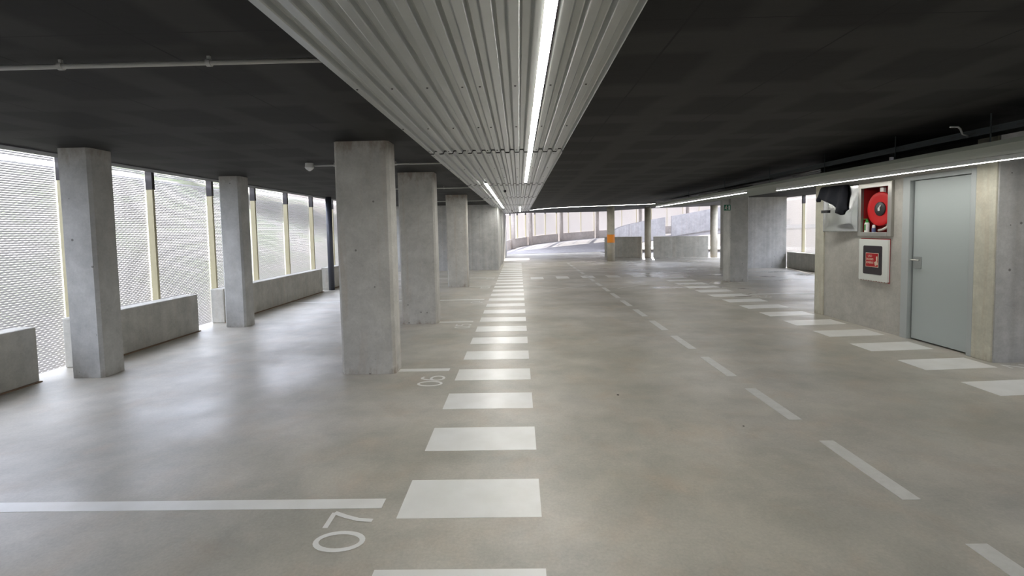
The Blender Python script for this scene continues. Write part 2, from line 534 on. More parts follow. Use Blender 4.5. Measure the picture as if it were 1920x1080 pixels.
# the slope carries on round the far side of the ramp and past the right facade
def hill2(x, y):
    d = math.hypot(x - 10.5, y - 30.0)
    g = max(0.0, d - 15.5)
    return -0.4 + g * 0.42 + 0.4 * noise.noise(Vector((x * .4, y * .4, 3))) * min(1, g * .3)
bm = bmesh.new()
na, nr = 90, 16
gg = []
for i_ in range(na + 1):
    t_ = math.radians(4 + 190 * i_ / na)
    gg.append([bm.verts.new((10.5 - (15.2 + 1.6 * k_) * math.cos(t_), 30 + (15.2 + 1.6 * k_) * math.sin(t_), hill2(10.5 - (15.2 + 1.6 * k_) * math.cos(t_), 30 + (15.2 + 1.6 * k_) * math.sin(t_)))) for k_ in range(nr)])
for i_ in range(na):
    for k_ in range(nr - 1):
        bm.faces.new((gg[i_][k_], gg[i_ + 1][k_], gg[i_ + 1][k_ + 1], gg[i_][k_ + 1]))
M_HILL2 = concrete('far_bank_soil', (0.18, 0.145, 0.12), (0.26, 0.215, 0.18), 0.0, pores=False)
tag(objbm('far_hillside', bm, M_HILL2, smooth=True), kind='structure')

# ------------------------------------------------------------------ expanded metal screens
def expanded(width, z0, z1, cell=0.068, row=0.0255):
    bm = bmesh.new()
    n = int(round(width / (cell / 2)))
    rows = int((z1 - z0) / row)
    n = int(round(width / cell)) * 6
    OP = 0.0085                                   # height of the lens shaped openings
    def o(y, j):
        return OP * max(0.0, abs(math.sin(math.pi * y / cell + (math.pi / 2 if j % 2 else 0))) - 0.42) / 0.58
    for j in range(rows):
        prev = None
        for k in range(n + 1):
            y = k * width / n
            yc = k * cell / 6
            # each strand slopes: outer lip high, inner lip low
            a = bm.verts.new((-0.006, y, z0 + (j + 1) * row - o(yc, j + 1) / 2))
            c = bm.verts.new((0.008, y, z0 + j * row + o(yc, j) / 2))
            if prev:
                bm.faces.new((prev[0], a, c, prev[1]))
            prev = (a, c)
    me = bpy.data.meshes.new('expanded_sheet')
    bm.to_mesh(me); bm.free()
    me.materials.append(M_MESH)
    return me
ME_LOW = expanded(1.30, -0.16, 2.355)
ME_UP = expanded(1.30, 2.395, 2.95)
def screen_panel(loc, rz, label, group, z=0.0):
    e = empty('mesh_screen', (loc[0], loc[1], z), rz)
    tag(e, label, 'screen', group)
    a = bpy.data.objects.new('lower_sheet', ME_LOW); link(a, e)
    b = bpy.data.objects.new('upper_sheet', ME_UP); link(b, e)
    return e
# post prototype: local +x is inward, local y along the facade
bm = bmesh.new()
box(bm, 0.018, 0.108, -0.02, 0.02, -0.16, 2.18, 0.003)
po0 = objbm('screen_post', bm, M_POST)
bm = bmesh.new()
box(bm, 0.017, 0.114, -0.026, 0.026, 2.18, 2.62, 0.002)
br0 = objbm('bracket', bm, M_POSTD, po0)
tag(br0, 'dark steel bracket')
post_used = [False]
def screen_post(loc, rz, label, group, z=0.0):
    if not post_used[0]:
        o = po0; post_used[0] = True
    else:
        o = po0.copy(); link(o)
        b = br0.copy(); link(b, o)
    o.location = (loc[0], loc[1], z)
    o.rotation_euler = (0, 0, rz)
    tag(o, label, 'post', group)
    return o

py = [-3.78 + 1.32 * k for k in range(18)]      # 2.82, 4.14, 5.46 ...
vis = [y for y in py if 3.0 < y < 17.3]
GP, GS = 'posts of the left facade screen', 'mesh panels of the left facade'
for i, y in enumerate(py):
    if y > 17.3: continue
    if y > 3:
        k = vis.index(y)
        lp = 'cream steel screen post on the left facade, %s counted from the camera' % ORD[k]
        ls = 'light expanded metal screen panel, %s from the camera on the left facade' % ORD[k + 1]
    else:
        lp = 'cream steel screen post on the left facade behind the camera view'
        ls = 'light expanded metal screen panel at the near left edge of the facade'
    screen_post((-5.41, y), 0, lp, GP)
    screen_panel((-5.42, y + 0.01), 0, ls, GS)
# right facade
for i in range(17):
    y = -3.9 + 1.32 * i
    screen_panel((9.62, y + 1.31), math.pi, 'light expanded metal screen panel on the right facade, %s from its near end' % ORD[i], 'mesh panels of the right facade')
    screen_post((9.62, y), math.pi, 'cream steel screen post on the right facade, %s from its near end' % ORD[i], 'posts of the right facade screen')

# ------------------------------------------------------------------ parapets
def parapet(name, x0, x1, y0, y1, h, label, group=None, mat=None, stain=True):
    bm = bmesh.new()
    box(bm, x0, x1, y0, y1, 0, h, 0.018)
    o = objbm(name, bm, mat or M_PAR)
    tag(o, label, 'parapet', group)
    if stain and y1 - y0 > 0.8:
        b2 = bmesh.new()
        box(b2, x1 - 0.002, x1 + 0.025, y0, y1, 0.0, 0.012)
        objbm('dirt_line', b2, M_STAIN, o)
    return o
PG = 'low concrete parapets along the left screen'
parapet('concrete_parapet', -5.28, -5.05, -3.0, 4.77, 0.585, 'low concrete parapet cut off by the left picture edge', PG)
parapet('concrete_parapet', -5.28, -5.05, 5.27, 7.23, 0.585, 'low concrete parapet segment behind the nearest left column', PG)
parapet('concrete_parapet', -5.28, -5.05, 7.87, 11.89, 0.585, 'long low concrete parapet segment behind the second left column', PG)
parapet('concrete_parapet', -5.28, -5.05, 12.35, 17.49, 0.585, 'low concrete parapet segment behind the dark downpipe', PG)
o = parapet('concrete_parapet', 9.22, 9.45, 5.2, 16.27, 0.55, 'low concrete parapet under the screen at the far right', None, stain=False)
parapet('concrete_parapet', 9.22, 9.45, -4.0, 4.9, 0.55, 'low concrete parapet at the near right outside the view', None, stain=False)

# ------------------------------------------------------------------ columns
def column(x0, x1, y0, y1, label, mat, group, ch=0.028, top=CEIL):
    bm = bmesh.new()
    poly = [(x0 + ch, y0), (x1 - ch, y0), (x1, y0 + ch), (x1, y1 - ch), (x1 - ch, y1), (x0 + ch, y1), (x0, y1 - ch), (x0, y0 + ch)]
    n = 14
    rings = []
    for k in range(n + 1):
        z = top * k / n
        rings.append([bm.verts.new((x + 0.0025 * noise.noise(Vector((x * 3, z * 2, y))), y + 0.0025 * noise.noise(Vector((y * 3, z * 2, x + 5))), z)) for x, y in poly])
    for A, B in zip(rings, rings[1:]):
        for q in range(8):
            bm.faces.new((A[q], A[(q + 1) % 8], B[(q + 1) % 8], B[q]))
    bm.faces.new(rings[0][::-1]); bm.faces.new(rings[-1])
    o = objbm('concrete_column', bm, mat)
    return tag(o, label, 'column', group)
CG = 'rectangular concrete columns beside the left zebra stripes'
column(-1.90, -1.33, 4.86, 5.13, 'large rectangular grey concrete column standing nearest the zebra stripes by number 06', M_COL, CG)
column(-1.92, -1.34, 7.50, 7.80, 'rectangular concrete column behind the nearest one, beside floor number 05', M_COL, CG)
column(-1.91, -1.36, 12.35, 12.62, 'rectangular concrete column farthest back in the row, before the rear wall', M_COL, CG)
CG2 = 'pale concrete columns by the left parapet'
column(-4.82, -4.47, 4.87, 5.17, 'pale concrete column nearest the left picture edge, before the mesh screen', M_COLF, CG2)
column(-4.80, -4.46, 7.48, 7.76, 'pale concrete column second along the left parapet', M_COLF, CG2)
column(5.55, 6.06, 12.45, 12.85, 'rectangular concrete column with the green exit sign on its side', M_COLF, None)

def round_column(x, y, r, label, band=None, z0=0.0, top=CEIL, group=None, mat=None):
    bm = bmesh.new()
    lathe(bm, [(r, 0), (r, (top - z0) / 2), (r, top - z0)], x, y, z0, 32)
    o = objbm('round_column', bm, mat or M_RND, smooth=False)
    for p in o.data.polygons:
        p.use_smooth = len(p.vertices) == 4
    tag(o, label, 'column', group)
    if band:
        bm = bmesh.new()
        seg = 32
        for zz in (0,):
            A = [bm.verts.new((x + (r + .004) * math.cos(2 * math.pi * k / seg), y + (r + .004) * math.sin(2 * math.pi * k / seg), band[0])) for k in range(seg)]
            B = [bm.verts.new((x + (r + .004) * math.cos(2 * math.pi * k / seg), y + (r + .004) * math.sin(2 * math.pi * k / seg), band[1])) for k in range(seg)]
            for k in range(seg):
                bm.faces.new((A[k], A[(k + 1) % seg], B[(k + 1) % seg], B[k]))
        objbm('orange_band', bm, M_ORANGE, o)
        o.children[0]['label'] = 'orange painted band'
    return o
RG = 'round concrete columns at the ramp opening'
round_column(4.10, 20.97, 0.165, 'round concrete column with an orange band near the ramp', band=(0.83, 1.19), group=RG)
round_column(6.31, 23.05, 0.155, 'round concrete column in the gap between the two ramp parapets', group=RG)
round_column(9.15, 22.15, 0.16, 'round concrete column right of the long ramp parapet', group=RG)

# dark downpipe
bm = bmesh.new()
tube(bm, [(-4.965, 12.25, 0.0), (-4.965, 12.25, CEIL)], 0.075, 20)
o = objbm('downpipe', bm, M_PIPE, smooth=True)
tag(o, 'dark grey vertical downpipe beside the left parapet gap', 'pipe')

# ------------------------------------------------------------------ ramp parapet segments
def curved_wall(name, pts, zf, h, th, mat, label, cat, group=None, thick_below=0.0):
    """pts: plan polyline, zf(i) base height; wall of height h, thickness th to the left of travel"""
    bm = bmesh.new()
    n = len(pts)
    ring = []
    for i, (x, y) in enumerate(pts):
        a = Vector(pts[max(i - 1, 0)]); c = Vector(pts[min(i + 1, n - 1)])
        d = (c - a).normalized(); nn = Vector((-d.y, d.x)) * th
        z = zf(i)
        ring.append([bm.verts.new(q) for q in ((x, y, z - thick_below), (x, y, z + h), (x + nn.x, y + nn.y, z + h), (x + nn.x, y + nn.y, z - thick_below))])
    for A, B in zip(ring, ring[1:]):
        for k in range(4):
            bm.faces.new((A[k], A[(k + 1) % 4], B[(k + 1) % 4], B[k]))
    bm.faces.new(ring[0]); bm.faces.new(ring[-1])
    o = objbm(name, bm, mat)
    return tag(o, label, cat, group)
SG = 'concrete parapets between the round columns'
curved_wall('ramp_parapet', [(4.35, 23.9), (5.2, 23.75), (6.06, 23.3)], lambda i: 0, 1.02, 0.2, M_PAR, 'short grey concrete parapet between the orange-banded column and the next', 'parapet', SG)
curved_wall('ramp_parapet', [(6.56, 23.0), (7.4, 22.75), (8.2, 22.4), (8.86, 22.1)], lambda i: 0, 1.02, 0.2, M_PAR, 'long grey concrete parapet between two round columns at the ramp', 'parapet', SG)
curved_wall('ramp_parapet', [(9.36, 21.9), (9.6, 21.75), (9.9, 21.5)], lambda i: 0, 0.98, 0.2, M_PAR, 'sliver of grey concrete parapet left of the exit sign column', 'parapet', SG)

# ------------------------------------------------------------------ helical ramp outside
RC = Vector((10.5, 30.0)); RO, RI = 11.5, 4.5
def rz_(a): return max(0.0, 0.0085 * a)
def rpt(r, a):
    t = math.radians(a)
    return (RC.x - r * math.cos(t), RC.y + r * math.sin(t))
bm = bmesh.new()
A_ = list(range(-8, 176, 4))
prev = None
for a in A_:
    xi, yi = rpt(RI + .01, a); xo, yo = rpt(RO - .01, a)
    z = rz_(a) + 0.012
    q = [bm.verts.new((xi, yi, z)), bm.verts.new((xo, yo, z)), bm.verts.new((xo, yo, z - 0.25)), bm.verts.new((xi, yi, z - 0.25))]
    if prev:
        for k in range(4):
            bm.faces.new((prev[k], prev[(k + 1) % 4], q[(k + 1) % 4], q[k]))
    else:
        bm.faces.new(q)
    prev = q
bm.faces.new(prev)
tag(objbm('spiral_ramp', bm, M_RAMP), 'curved concrete car ramp rising to the right beyond the opening', 'ramp')
bm = bmesh.new()  # unseen deck added over the ramp to hold back sky and sun
prev = None
for a in list(range(-50, 7, 4)) + list(range(7, 176, 4)):
    xi, yi = rpt(RI - 0.5, a); xo, yo = rpt(RO + .30 if a > 6 else 8.4, a)
    z = rz_(a) + 3.15
    q = [bm.verts.new((xi, yi, z + .25)), bm.verts.new((xo, yo, z + .25)), bm.verts.new((xo, yo, z)), bm.verts.new((xi, yi, z))]
    if prev:
        for k in range(4):
            bm.faces.new((prev[k], prev[(k + 1) % 4], q[(k + 1) % 4], q[k]))
    else:
        bm.faces.new(q)
    prev = q
bm.faces.new(prev)
prev = None  # second added plate, keeps sun off the floor before the ramp parapets
for a in range(-138, -49, 4):
    xi, yi = rpt(2.0, a); xo, yo = rpt(6.9, a)
    z = 3.15
    q = [bm.verts.new((xi, yi, z + .25)), bm.verts.new((xo, yo, z + .25)), bm.verts.new((xo, yo, z)), bm.verts.new((xi, yi, z))]
    if prev:
        for k in range(4):
            bm.faces.new((prev[k], prev[(k + 1) % 4], q[(k + 1) % 4], q[k]))
    else:
        bm.faces.new(q)
    prev = q
bm.faces.new(prev)
tag(objbm('added_shade_deck', bm, M_RAMP), 'unseen concrete deck added above the curved ramp to shade it', 'ramp')
arcs = [(-2, 14.5), (15.5, 31), (32.3, 51), (52.5, 70), (71.5, 90), (91.5, 110), (111.5, 130), (131.5, 150)]
for i, (a0, a1) in enumerate(arcs):
    n = 7
    aa = [a0 + (a1 - a0) * k / (n - 1) for k in range(n)]
    curved_wall('outer_parapet', [rpt(RO, a) for a in aa], lambda k, aa=aa: rz_(aa[k]) + 0.012, 0.64, 0.2, M_RWALL_LIT,
                'pale concrete parapet under the curved outer screen, %s segment from the left' % ORD[i], 'parapet', 'outer parapets of the curved ramp', 0.1)
arcs_in = [(8, 92, 0), (98, 172, 0)]
for i, (a0, a1, _) in enumerate(arcs_in):
    n = 19
    aa = [a0 + (a1 - a0) * k / (n - 1) for k in range(n)]
    curved_wall('inner_parapet', [rpt(RI, a) for a in aa], lambda k, aa=aa: rz_(aa[k]) + 0.02 + max(0, (aa[k] - 20) * 0.0035), 1.12, -0.2, M_RWALL,
                'tall pale concrete parapet on the inside of the curved ramp, %s segment from the left' % ORD[i], 'parapet', 'inner parapets of the curved ramp', 0.35)
cols = [15.0, 31.7, 51.8, 70.8, 90.8, 110.8, 130.8]
for i, a in enumerate(cols):
    x, y = rpt(RO - 0.22, a)
    round_column(x, y, 0.15, 'pale round column beside the curved outer screen, %s from the left' % ORD[i], z0=rz_(a) + 0.014, top=3.14 + rz_(a), group='round columns around the outer ramp', mat=M_RWALL_LIT)
step = math.degrees(1.32 / (RO + 0.35))
a = -6.0; k = 0
while a < 128 and k < 22:
    x, y = rpt(RO + 0.35, a)
    t = math.radians(a)
    # inward direction = toward ramp centre ; local +x inward, +y along
    rz = math.atan2(-math.sin(t), math.cos(t))
    x2, y2 = rpt(RO + 0.35, a + step)
    rz2 = math.atan2(y2 - y, x2 - x) - math.pi / 2
    z = rz_(a) + 0.15
    # the along axis must run clockwise (left to right); inward is then its right-hand side
    screen_panel((x, y), rz2, 'pale sunlit mesh screen panel round the ramp, %s from the left' % ORD[min(k, 29)], 'mesh panels around the curved ramp', z)
    screen_post((x, y), rz2, 'cream screen post round the ramp, %s from the left' % ORD[min(k, 29)], 'posts around the curved ramp', z)
    a += step; k += 1

# ------------------------------------------------------------------ corrugated ceiling panel
PX0, PX1 = -0.955, 0.495
def corr(y0, y1, end_fn=None, zoff=0.0):
    bm = bmesh.new()
    waves = 14; sub = 25
    n = waves * sub
    cols_ = []
    pitch = (PX1 - PX0) / waves
    for i in range(n + 1):
        x = PX0 + (PX1 - PX0) * i / n
        ph = (i / sub) % 1.0
        # trapezoid-like wave with a fine groove on the flats
        def s(t): return t * t * (3 - 2 * t)
        if ph < 0.36: h = 0.0
        elif ph < 0.52: h = s((ph - 0.36) / 0.16)
        elif ph < 0.82: h = 1.0
        elif ph < 0.98: h = 1 - s((ph - 0.82) / 0.16)
        else: h = 0.0
        z = 2.343 + 0.030 * h + zoff
        e = end_fn(x) if end_fn else y1
        cols_.append([bm.verts.new((x, y0, z - 0.004)), bm.verts.new((x, e, z + 0.004))])
    for A, B in zip(cols_, cols_[1:]):
        bm.faces.new((A[0], B[0], B[1], A[1]))
    return bm
bolt_me = None
seams = [-2.2, 1.50, 5.20, 8.98, 12.60, 16.35, 20.1, 99]
for i in range(len(seams) - 1):
    y0, y1 = seams[i], seams[i + 1]
    last = (i == len(seams) - 2)
    bm = corr(y0, y1 - 0.025, (lambda x: 25.6 - 2.6 * (x - PX0)) if last else None, 0.0)
    o = objbm('corrugated_cladding', bm, M_CORR)
    names = ['directly above and behind the camera', 'overhead at the top picture edge', 'with the long light, between the first two seams',
             'between the second and third seams from the camera', 'fourth stretch along the ceiling', 'fifth stretch along the ceiling', 'farthest stretch, at the slab edge']
    tag(o, 'grey corrugated metal ceiling panel, ' + names[i], 'ceiling panel', 'corrugated sheets along the drive lane ceiling')
    if i in (1, 2, 3):
        ys = [y0 + 0.12, y0 + 1.30, y0 + 2.40, y1 - 0.18]
        for yy in ys:
            for q in (0, 2, 4, 6, 7, 9, 11, 13):
                x = PX0 + (q + 0.17) * (PX1 - PX0) / 14
                if bolt_me is None:
                    b = bmesh.new()
                    lathe(b, [(0.007, 0), (0.007, 0.003), (0.004, 0.006)], 0, 0, 0, 8)
                    s_ = objbm('screw', b, M_POSTD, o)
                    bolt_me = s_.data
                else:
                    s_ = bpy.data.objects.new('screw', bolt_me); link(s_, o)
                s_.location = (x, yy, 2.343); s_.rotation_euler = (math.pi, 0, 0)
# folded edge trims
# ------------------------------------------------------------------ LED lines
def led(pts, wdt, z, label, group, hgt=0.012, name='led_light_line', mat=None):
    e = empty(name, (pts[0][0], pts[0][1], z))
    tag(e, label, 'light', group)
    def strip(w_, za, zb):
        bm = bmesh.new()
        ring = []
        n = len(pts)
        for i, p in enumerate(pts):
            p = Vector(p)
            a = Vector(pts[max(i - 1, 0)]); c = Vector(pts[min(i + 1, n - 1)])
            d = (c - a).normalized(); nn = Vector((-d.y, d.x)) * w_ / 2
            L = p - Vector(pts[0])
            ring.append([bm.verts.new(q) for q in ((L.x - nn.x, L.y - nn.y, za), (L.x + nn.x, L.y + nn.y, za), (L.x + nn.x, L.y + nn.y, zb), (L.x - nn.x, L.y - nn.y, zb))])
        for A, B in zip(ring, ring[1:]):
            for k in range(4):
                bm.faces.new((A[k], A[(k + 1) % 4], B[(k + 1) % 4], B[k]))
        bm.faces.new(ring[0]); bm.faces.new(ring[-1])
        return bm
    objbm('diffuser', strip(wdt, -0.001, 0.0), mat or M_LED, e)
    objbm('housing', strip(wdt * 1.02, 0.0005, hgt), M_ALU, e)
    return e
LG = 'slim linear lights let into the corrugated ceiling'
led([(0.135, -1.0), (0.14, 8.4)], 0.046, 2.335, 'long bright linear light running down the corrugated ceiling', LG)
led([(-0.58, 8.5), (-0.58, 18.3)], 0.05, 2.335, 'shorter linear light on the left of the corrugated ceiling', LG)
led([(0.07, 17.5), (0.07, 22.5)], 0.05, 2.335, 'short far linear light at the end of the corrugated ceiling', LG)
LG2 = 'linear lights under the right hand soffit'
led([(4.78, -1.0), (4.73, 3.42), (4.56, 5.13), (4.37, 8.01)], 0.046, 2.066, 'linear light above the grey door and hose cabinet', LG2, hgt=0.045, mat=M_LED2)
led([(4.01, 8.37), (3.99, 13.63)], 0.05, 2.066, 'linear light under the soffit before the exit sign column', LG2, hgt=0.045, mat=M_LED2)
LG3 = 'linear lights along the far ceiling edge'
led([(0.56, 22.48), (0.95, 21.4), (1.47, 20.6), (2.21, 19.95), (2.86, 19.71), (4.11, 19.25), (5.40, 18.65)], 0.06, 2.40, 'curved linear light along the far edge of the black ceiling', LG3, mat=M_LED2)
led([(5.47, 18.62), (6.0, 18.4)], 0.06, 2.40, 'very short linear light at the end of the curved one', LG3, mat=M_LED2)
led([(7.1, 17.1), (7.45, 16.9)], 0.07, 2.40, 'stub of linear light seen left of the exit sign column', LG3, mat=M_LED2)

# ------------------------------------------------------------------ sensors on corrugated panel
def dome(x, y, z, label, r=0.03):
    bm = bmesh.new()
    lathe(bm, [(r * 0.4, -0.05), (r, -0.035), (r, 0.0)], x, y, z, 16)
    tag(objbm('ceiling_sensor', bm, M_BLACKP, smooth=False), label, 'sensor', 'small black sensors on the corrugated ceiling')
dome(-0.28, 10.1, 2.345, 'small black sensor on the corrugated ceiling between the two nearer lights')
dome(-0.28, 20.9, 2.345, 'small black sensor near the far end of the corrugated ceiling')

# ------------------------------------------------------------------ conduits on the left ceiling
def conduit(x0, x1, y, clips, label, rise=0.0):
    e = empty('ceiling_conduit', (x0, y, 2.405))
    tag(e, label, 'pipe', 'grey conduits crossing the left ceiling')
    bm = bmesh.new(); tube(bm, [(0, 0, 0), (x1 - x0, rise, 0)], 0.0125, 12)
    objbm('tube', bm, M_CONDUIT, e, True)
    for cx in clips:
        bm = bmesh.new()
        tube(bm, [(cx - x0 - .012, 0, 0), (cx - x0 + .012, 0, 0)], 0.019, 12)
        box(bm, cx - x0 - 0.008, cx - x0 + 0.008, -0.006, 0.006, 0.012, 0.036)
        objbm('clip', bm, M_CONDUIT, e)
conduit(-4.9, -0.9, 2.49, [-4.0, -3.2, -2.40, -1.61], 'grey conduit nearest the camera across the left ceiling')
conduit(-2.72, -0.85, 6.30, [-1.63, -2.45], 'grey conduit running from the white smoke detector to the corrugated panel')
conduit(-2.75, -0.85, 9.98, [-1.57], 'grey conduit above the second column by the stripes')
conduit(-2.75, -0.85, 14.5, [-1.9], 'farthest grey conduit before the rear concrete wall')
bm = bmesh.new()
lathe(bm, [(0.052, 0.0), (0.055, -0.045), (0.058, -0.06), (0.045, -0.078), (0.012, -0.105)], -2.79, 6.30, 2.44, 24)
o = objbm('smoke_detector', bm, M_WPLAST, smooth=False)
tag(o, 'white smoke detector at the end of the second ceiling conduit', 'smoke detector')

# ------------------------------------------------------------------ right soffit, cable tray, rods
bm = bmesh.new()
for k in range(10):
    xa = 3.93 + k * 0.102
    box(bm, xa, xa + 0.100, -2.0, 14.6, 2.112, 2.15, 0.002)
tag(objbm('metal_soffit', bm, M_SOFF), 'long grey-green metal soffit hanging over the door and hose cabinet', 'soffit')
e = empty('cable_tray', (4.3, 3.0, 2.27)); tag(e, 'dark slotted cable tray hanging above the right soffit', 'cable tray')
bm = bmesh.new()
box(bm, -0.10, 0.10, -4.5, 11.5, 0.0, 0.003)
box(bm, -0.103, -0.10, -4.5, 11.5, 0.0, 0.06)
box(bm, 0.10, 0.103, -4.5, 11.5, 0.0, 0.06)
box(bm, -0.112, -0.10, -4.5, 11.5, 0.055, 0.06)
objbm('channel', bm, M_TRAY, e)
for k in range(30):
    bm = bmesh.new()
    yy = -0.2 + k * 0.2
    box(bm, -0.1045, -0.1035, yy, yy + 0.05, 0.022, 0.036)
    objbm('slot', bm, M_BLACKP, e)
rl = ['nearest the camera at the right picture edge', 'second from the right picture edge', 'third from the right picture edge', 'fourth from the right picture edge', 'fifth from the right picture edge', 'farthest from the camera']
for i, yy in enumerate([4.25, 5.3, 6.5, 7.9, 9.6, 11.6]):
    bm = bmesh.new(); tube(bm, [(4.18, yy, 2.15), (4.18, yy, 2.44)], 0.005, 8)
    tag(objbm('hanger_rod', bm, M_TRAY), 'thin threaded hanger rod for the soffit, ' + rl[i], 'rod', 'hanger rods of the right soffit')
bm = bmesh.new()
tube(bm, [(4.22, 6.65, 2.245), (4.26, 7.35, 2.245)], 0.012, 10); tube(bm, [(4.26, 6.7, 2.23), (4.29, 7.4, 2.23)], 0.010, 10)
tag(objbm('steel_conduit', bm, M_ALU, smooth=True), 'pair of bright steel conduits lying on the soffit above the black cloth', 'pipe')
bm = bmesh.new()
tube(bm, [(3.98, 4.42, 2.36), (4.07, 4.44, 2.363), (4.10, 4.45, 2.345), (4.13, 4.46, 2.30), (4.19, 4.47, 2.285)], 0.008, 10)
tag(objbm('conduit_elbow', bm, M_WPLAST, smooth=True), 'short white conduit elbow above the cable tray', 'pipe')
bm = bmesh.new(); box(bm, 4.36, 4.40, 5.60, 5.615, 2.15, 2.26)
tag(objbm('support_plate', bm, M_ALU), 'small pale vertical plate standing on the soffit above the door', 'bracket')
for i, (xx, yy, L) in enumerate([(4.05, 8.2, 1.4), (4.12, 9.2, 1.6), (4.5, 10.3, 1.5)]):
    bm = bmesh.new()
    tube(bm, [(xx, yy, 2.17), (xx + .03, yy + L * .4, 2.20), (xx - .02, yy + L * .7, 2.17), (xx, yy + L, 2.19)], 0.014, 8)
    tag(objbm('cable', bm, M_BLACKP if i != 1 else M_ALU, smooth=True), 'loose cable on the soffit, %s from the camera' % ORD[i], 'cable', 'loose cables above the right soffit')

# ------------------------------------------------------------------ door
d = empty('door_1', (4.97, 5.655, 0)); tag(d, 'closed plain grey metal door in the right wall', None, None, 'structure')
bm = bmesh.new()
# frame faces -x; local y from -0.485 to 0.485
for (ya, yb, za, zb) in ((-0.485, -0.425, 0, 2.07), (0.375, 0.485, 0, 2.07), (-0.425, 0.375, 2.015, 2.07)):
    box(bm, -0.018, 0.10, ya, yb, za, zb, 0.004)
objbm('door_frame', bm, M_FRAME, d)
bm = bmesh.new(); box(bm, 0.025, 0.075, -0.420, 0.355, 0.018, 2.008, 0.004)
objbm('door_leaf', bm, M_DOOR, d)
h = empty('door_handle', (0, 0, 0)); h.parent = d
h['label'] = 'steel lever handle'
bm = bmesh.new(); box(bm, 0.018, 0.026, 0.225, 0.345, 0.91, 1.06, 0.004)
objbm('plate', bm, simple('handle_plate_grey', (0.33, 0.35, 0.34), 0.35, 0.5), h)
bm = bmesh.new(); tube(bm, [(0.024, 0.325, 1.02), (-0.03, 0.325, 1.02), (-0.035, 0.31, 1.02), (-0.035, 0.20, 1.02)], 0.009, 12)
objbm('lever', bm, M_STEEL, h, True)

# ------------------------------------------------------------------ fire hose cabinet
c = empty('fire_hose_cabinet', (4.96, 6.605, 1.31)); tag(c, 'open steel fire hose cabinet with a red reel inside', 'hose cabinet')
bm = bmesh.new()
for (ya, yb, za, zb) in ((-0.31, -0.245, 0, .74), (0.245, 0.305, 0, .74), (-0.245, 0.245, 0, 0.055), (-0.245, 0.245, 0.675, 0.74)):
    box(bm, -0.03, 0.015, ya, yb, za, zb, 0.004)
objbm('cabinet_frame', bm, M_STEEL, c)
bm = bmesh.new()
box(bm, 0.225, 0.235, -0.25, 0.25, 0.04, 0.70)
box(bm, 0.012, 0.23, 0.25, 0.258, 0.04, 0.70)
box(bm, 0.012, 0.23, -0.258, -0.25, 0.04, 0.70)
box(bm, 0.012, 0.23, -0.25, 0.25, 0.692, 0.70)
box(bm, 0.012, 0.23, -0.25, 0.25, 0.04, 0.048)
objbm('cabinet_box', bm, M_DRED, c)
def disc_x(bm, cx, cy, cz, prof, seg=40):
    """profile of (radius, x offset) turned about the x axis"""
    rings = []
    for r, xo in prof:
        rings.append([bm.verts.new((cx + xo, cy + r * math.cos(2 * math.pi * k / seg), cz + r * math.sin(2 * math.pi * k / seg))) for k in range(seg)])
    for A, B in zip(rings, rings[1:]):
        for k in range(seg):
            bm.faces.new((A[k], A[(k + 1) % seg], B[(k + 1) % seg], B[k]))
    bm.faces.new(rings[0]); bm.faces.new(rings[-1])
RY, RZ = -0.045, 0.375
bm = bmesh.new()
disc_x(bm, 0.02, RY, RZ, [(0.228, 0.022), (0.235, 0.014), (0.235, 0.006), (0.222, 0.0), (0.18, 0.004), (0.11, 0.010), (0.10, 0.010)])
reel = objbm('hose_reel', bm, M_RED, c, True)
bm = bmesh.new(); disc_x(bm, 0.014, RY, RZ, [(0.098, 0.016), (0.096, 0.006), (0.088, 0.0), (0.02, -0.002)])
hub = objbm('hub', bm, M_BLACKP, reel, True)
bm = bmesh.new()
box(bm, 0.002, 0.010, RY - 0.018, RY + 0.014, RZ - 0.028, RZ + 0.012, 0.003)
tube(bm, [(0.006, RY + 0.005, RZ + 0.0), (0.006, RY - 0.035, RZ + 0.050)], 0.008, 8)
lv = objbm('valve', bm, M_WPLAST, reel); lv['label'] = 'white valve mark on the hub'
# hose coiled behind the red disc
bm = bmesh.new()
pts = []
for k in range(100):
    t = k / 99 * 2 * math.pi * 3
    pts.append((0.06 + 0.035 * (k / 99) * 3, RY - 0.0 + 0.205 * math.cos(t), RZ + 0.205 * math.sin(t)))
tube(bm, pts, 0.017, 10)
objbm('coiled_hose', bm, M_HOSE, c, True)
bm = bmesh.new()
tube(bm, [(0.05, -0.235, 0.24), (0.05, -0.20, 0.17), (0.05, -0.14, 0.115), (0.05, -0.06, 0.085), (0.05, 0.0, 0.078)], 0.019, 12)
objbm('hose_end', bm, M_HOSE, c, True)
bm = bmesh.new()
box(bm, 0.03, 0.07, -0.09, -0.03, 0.585, 0.665, 0.004)
objbm('support_bracket', bm, M_WPLAST, c)
# cabinet door, swung open toward the far side
H_ = Vector((4.93, 6.90)); FR = Vector((4.82, 7.50)); dd = (FR - H_).normalized(); nn_ = Vector((-dd.y, dd.x))
if nn_.x > 0: nn_ = -nn_
def onp(s, off, z): return Vector((H_.x + dd.x * s + nn_.x * off, H_.y + dd.y * s + nn_.y * off, z))
bm = bmesh.new()
nx, nz = 40, 40
def warp(s, z):
    u = s / 0.61; v_ = (z - 1.365) / 0.69
    e_ = min(u, 1 - u, v_, 1 - v_)
    return 0.006 * math.sin(2.2 * u + 3.5 * v_) * min(1, e_ * 6) + 0.004 * math.sin(7 * v_ - 3 * u) * min(1, e_ * 5) * (1 - v_)
G = [[bm.verts.new(onp(0.61 * i / nx, 0.006 + warp(0.61 * i / nx, 1.365 + 0.69 * j / nz), 1.365 + 0.69 * j / nz)) for j in range(nz + 1)] for i in range(nx + 1)]
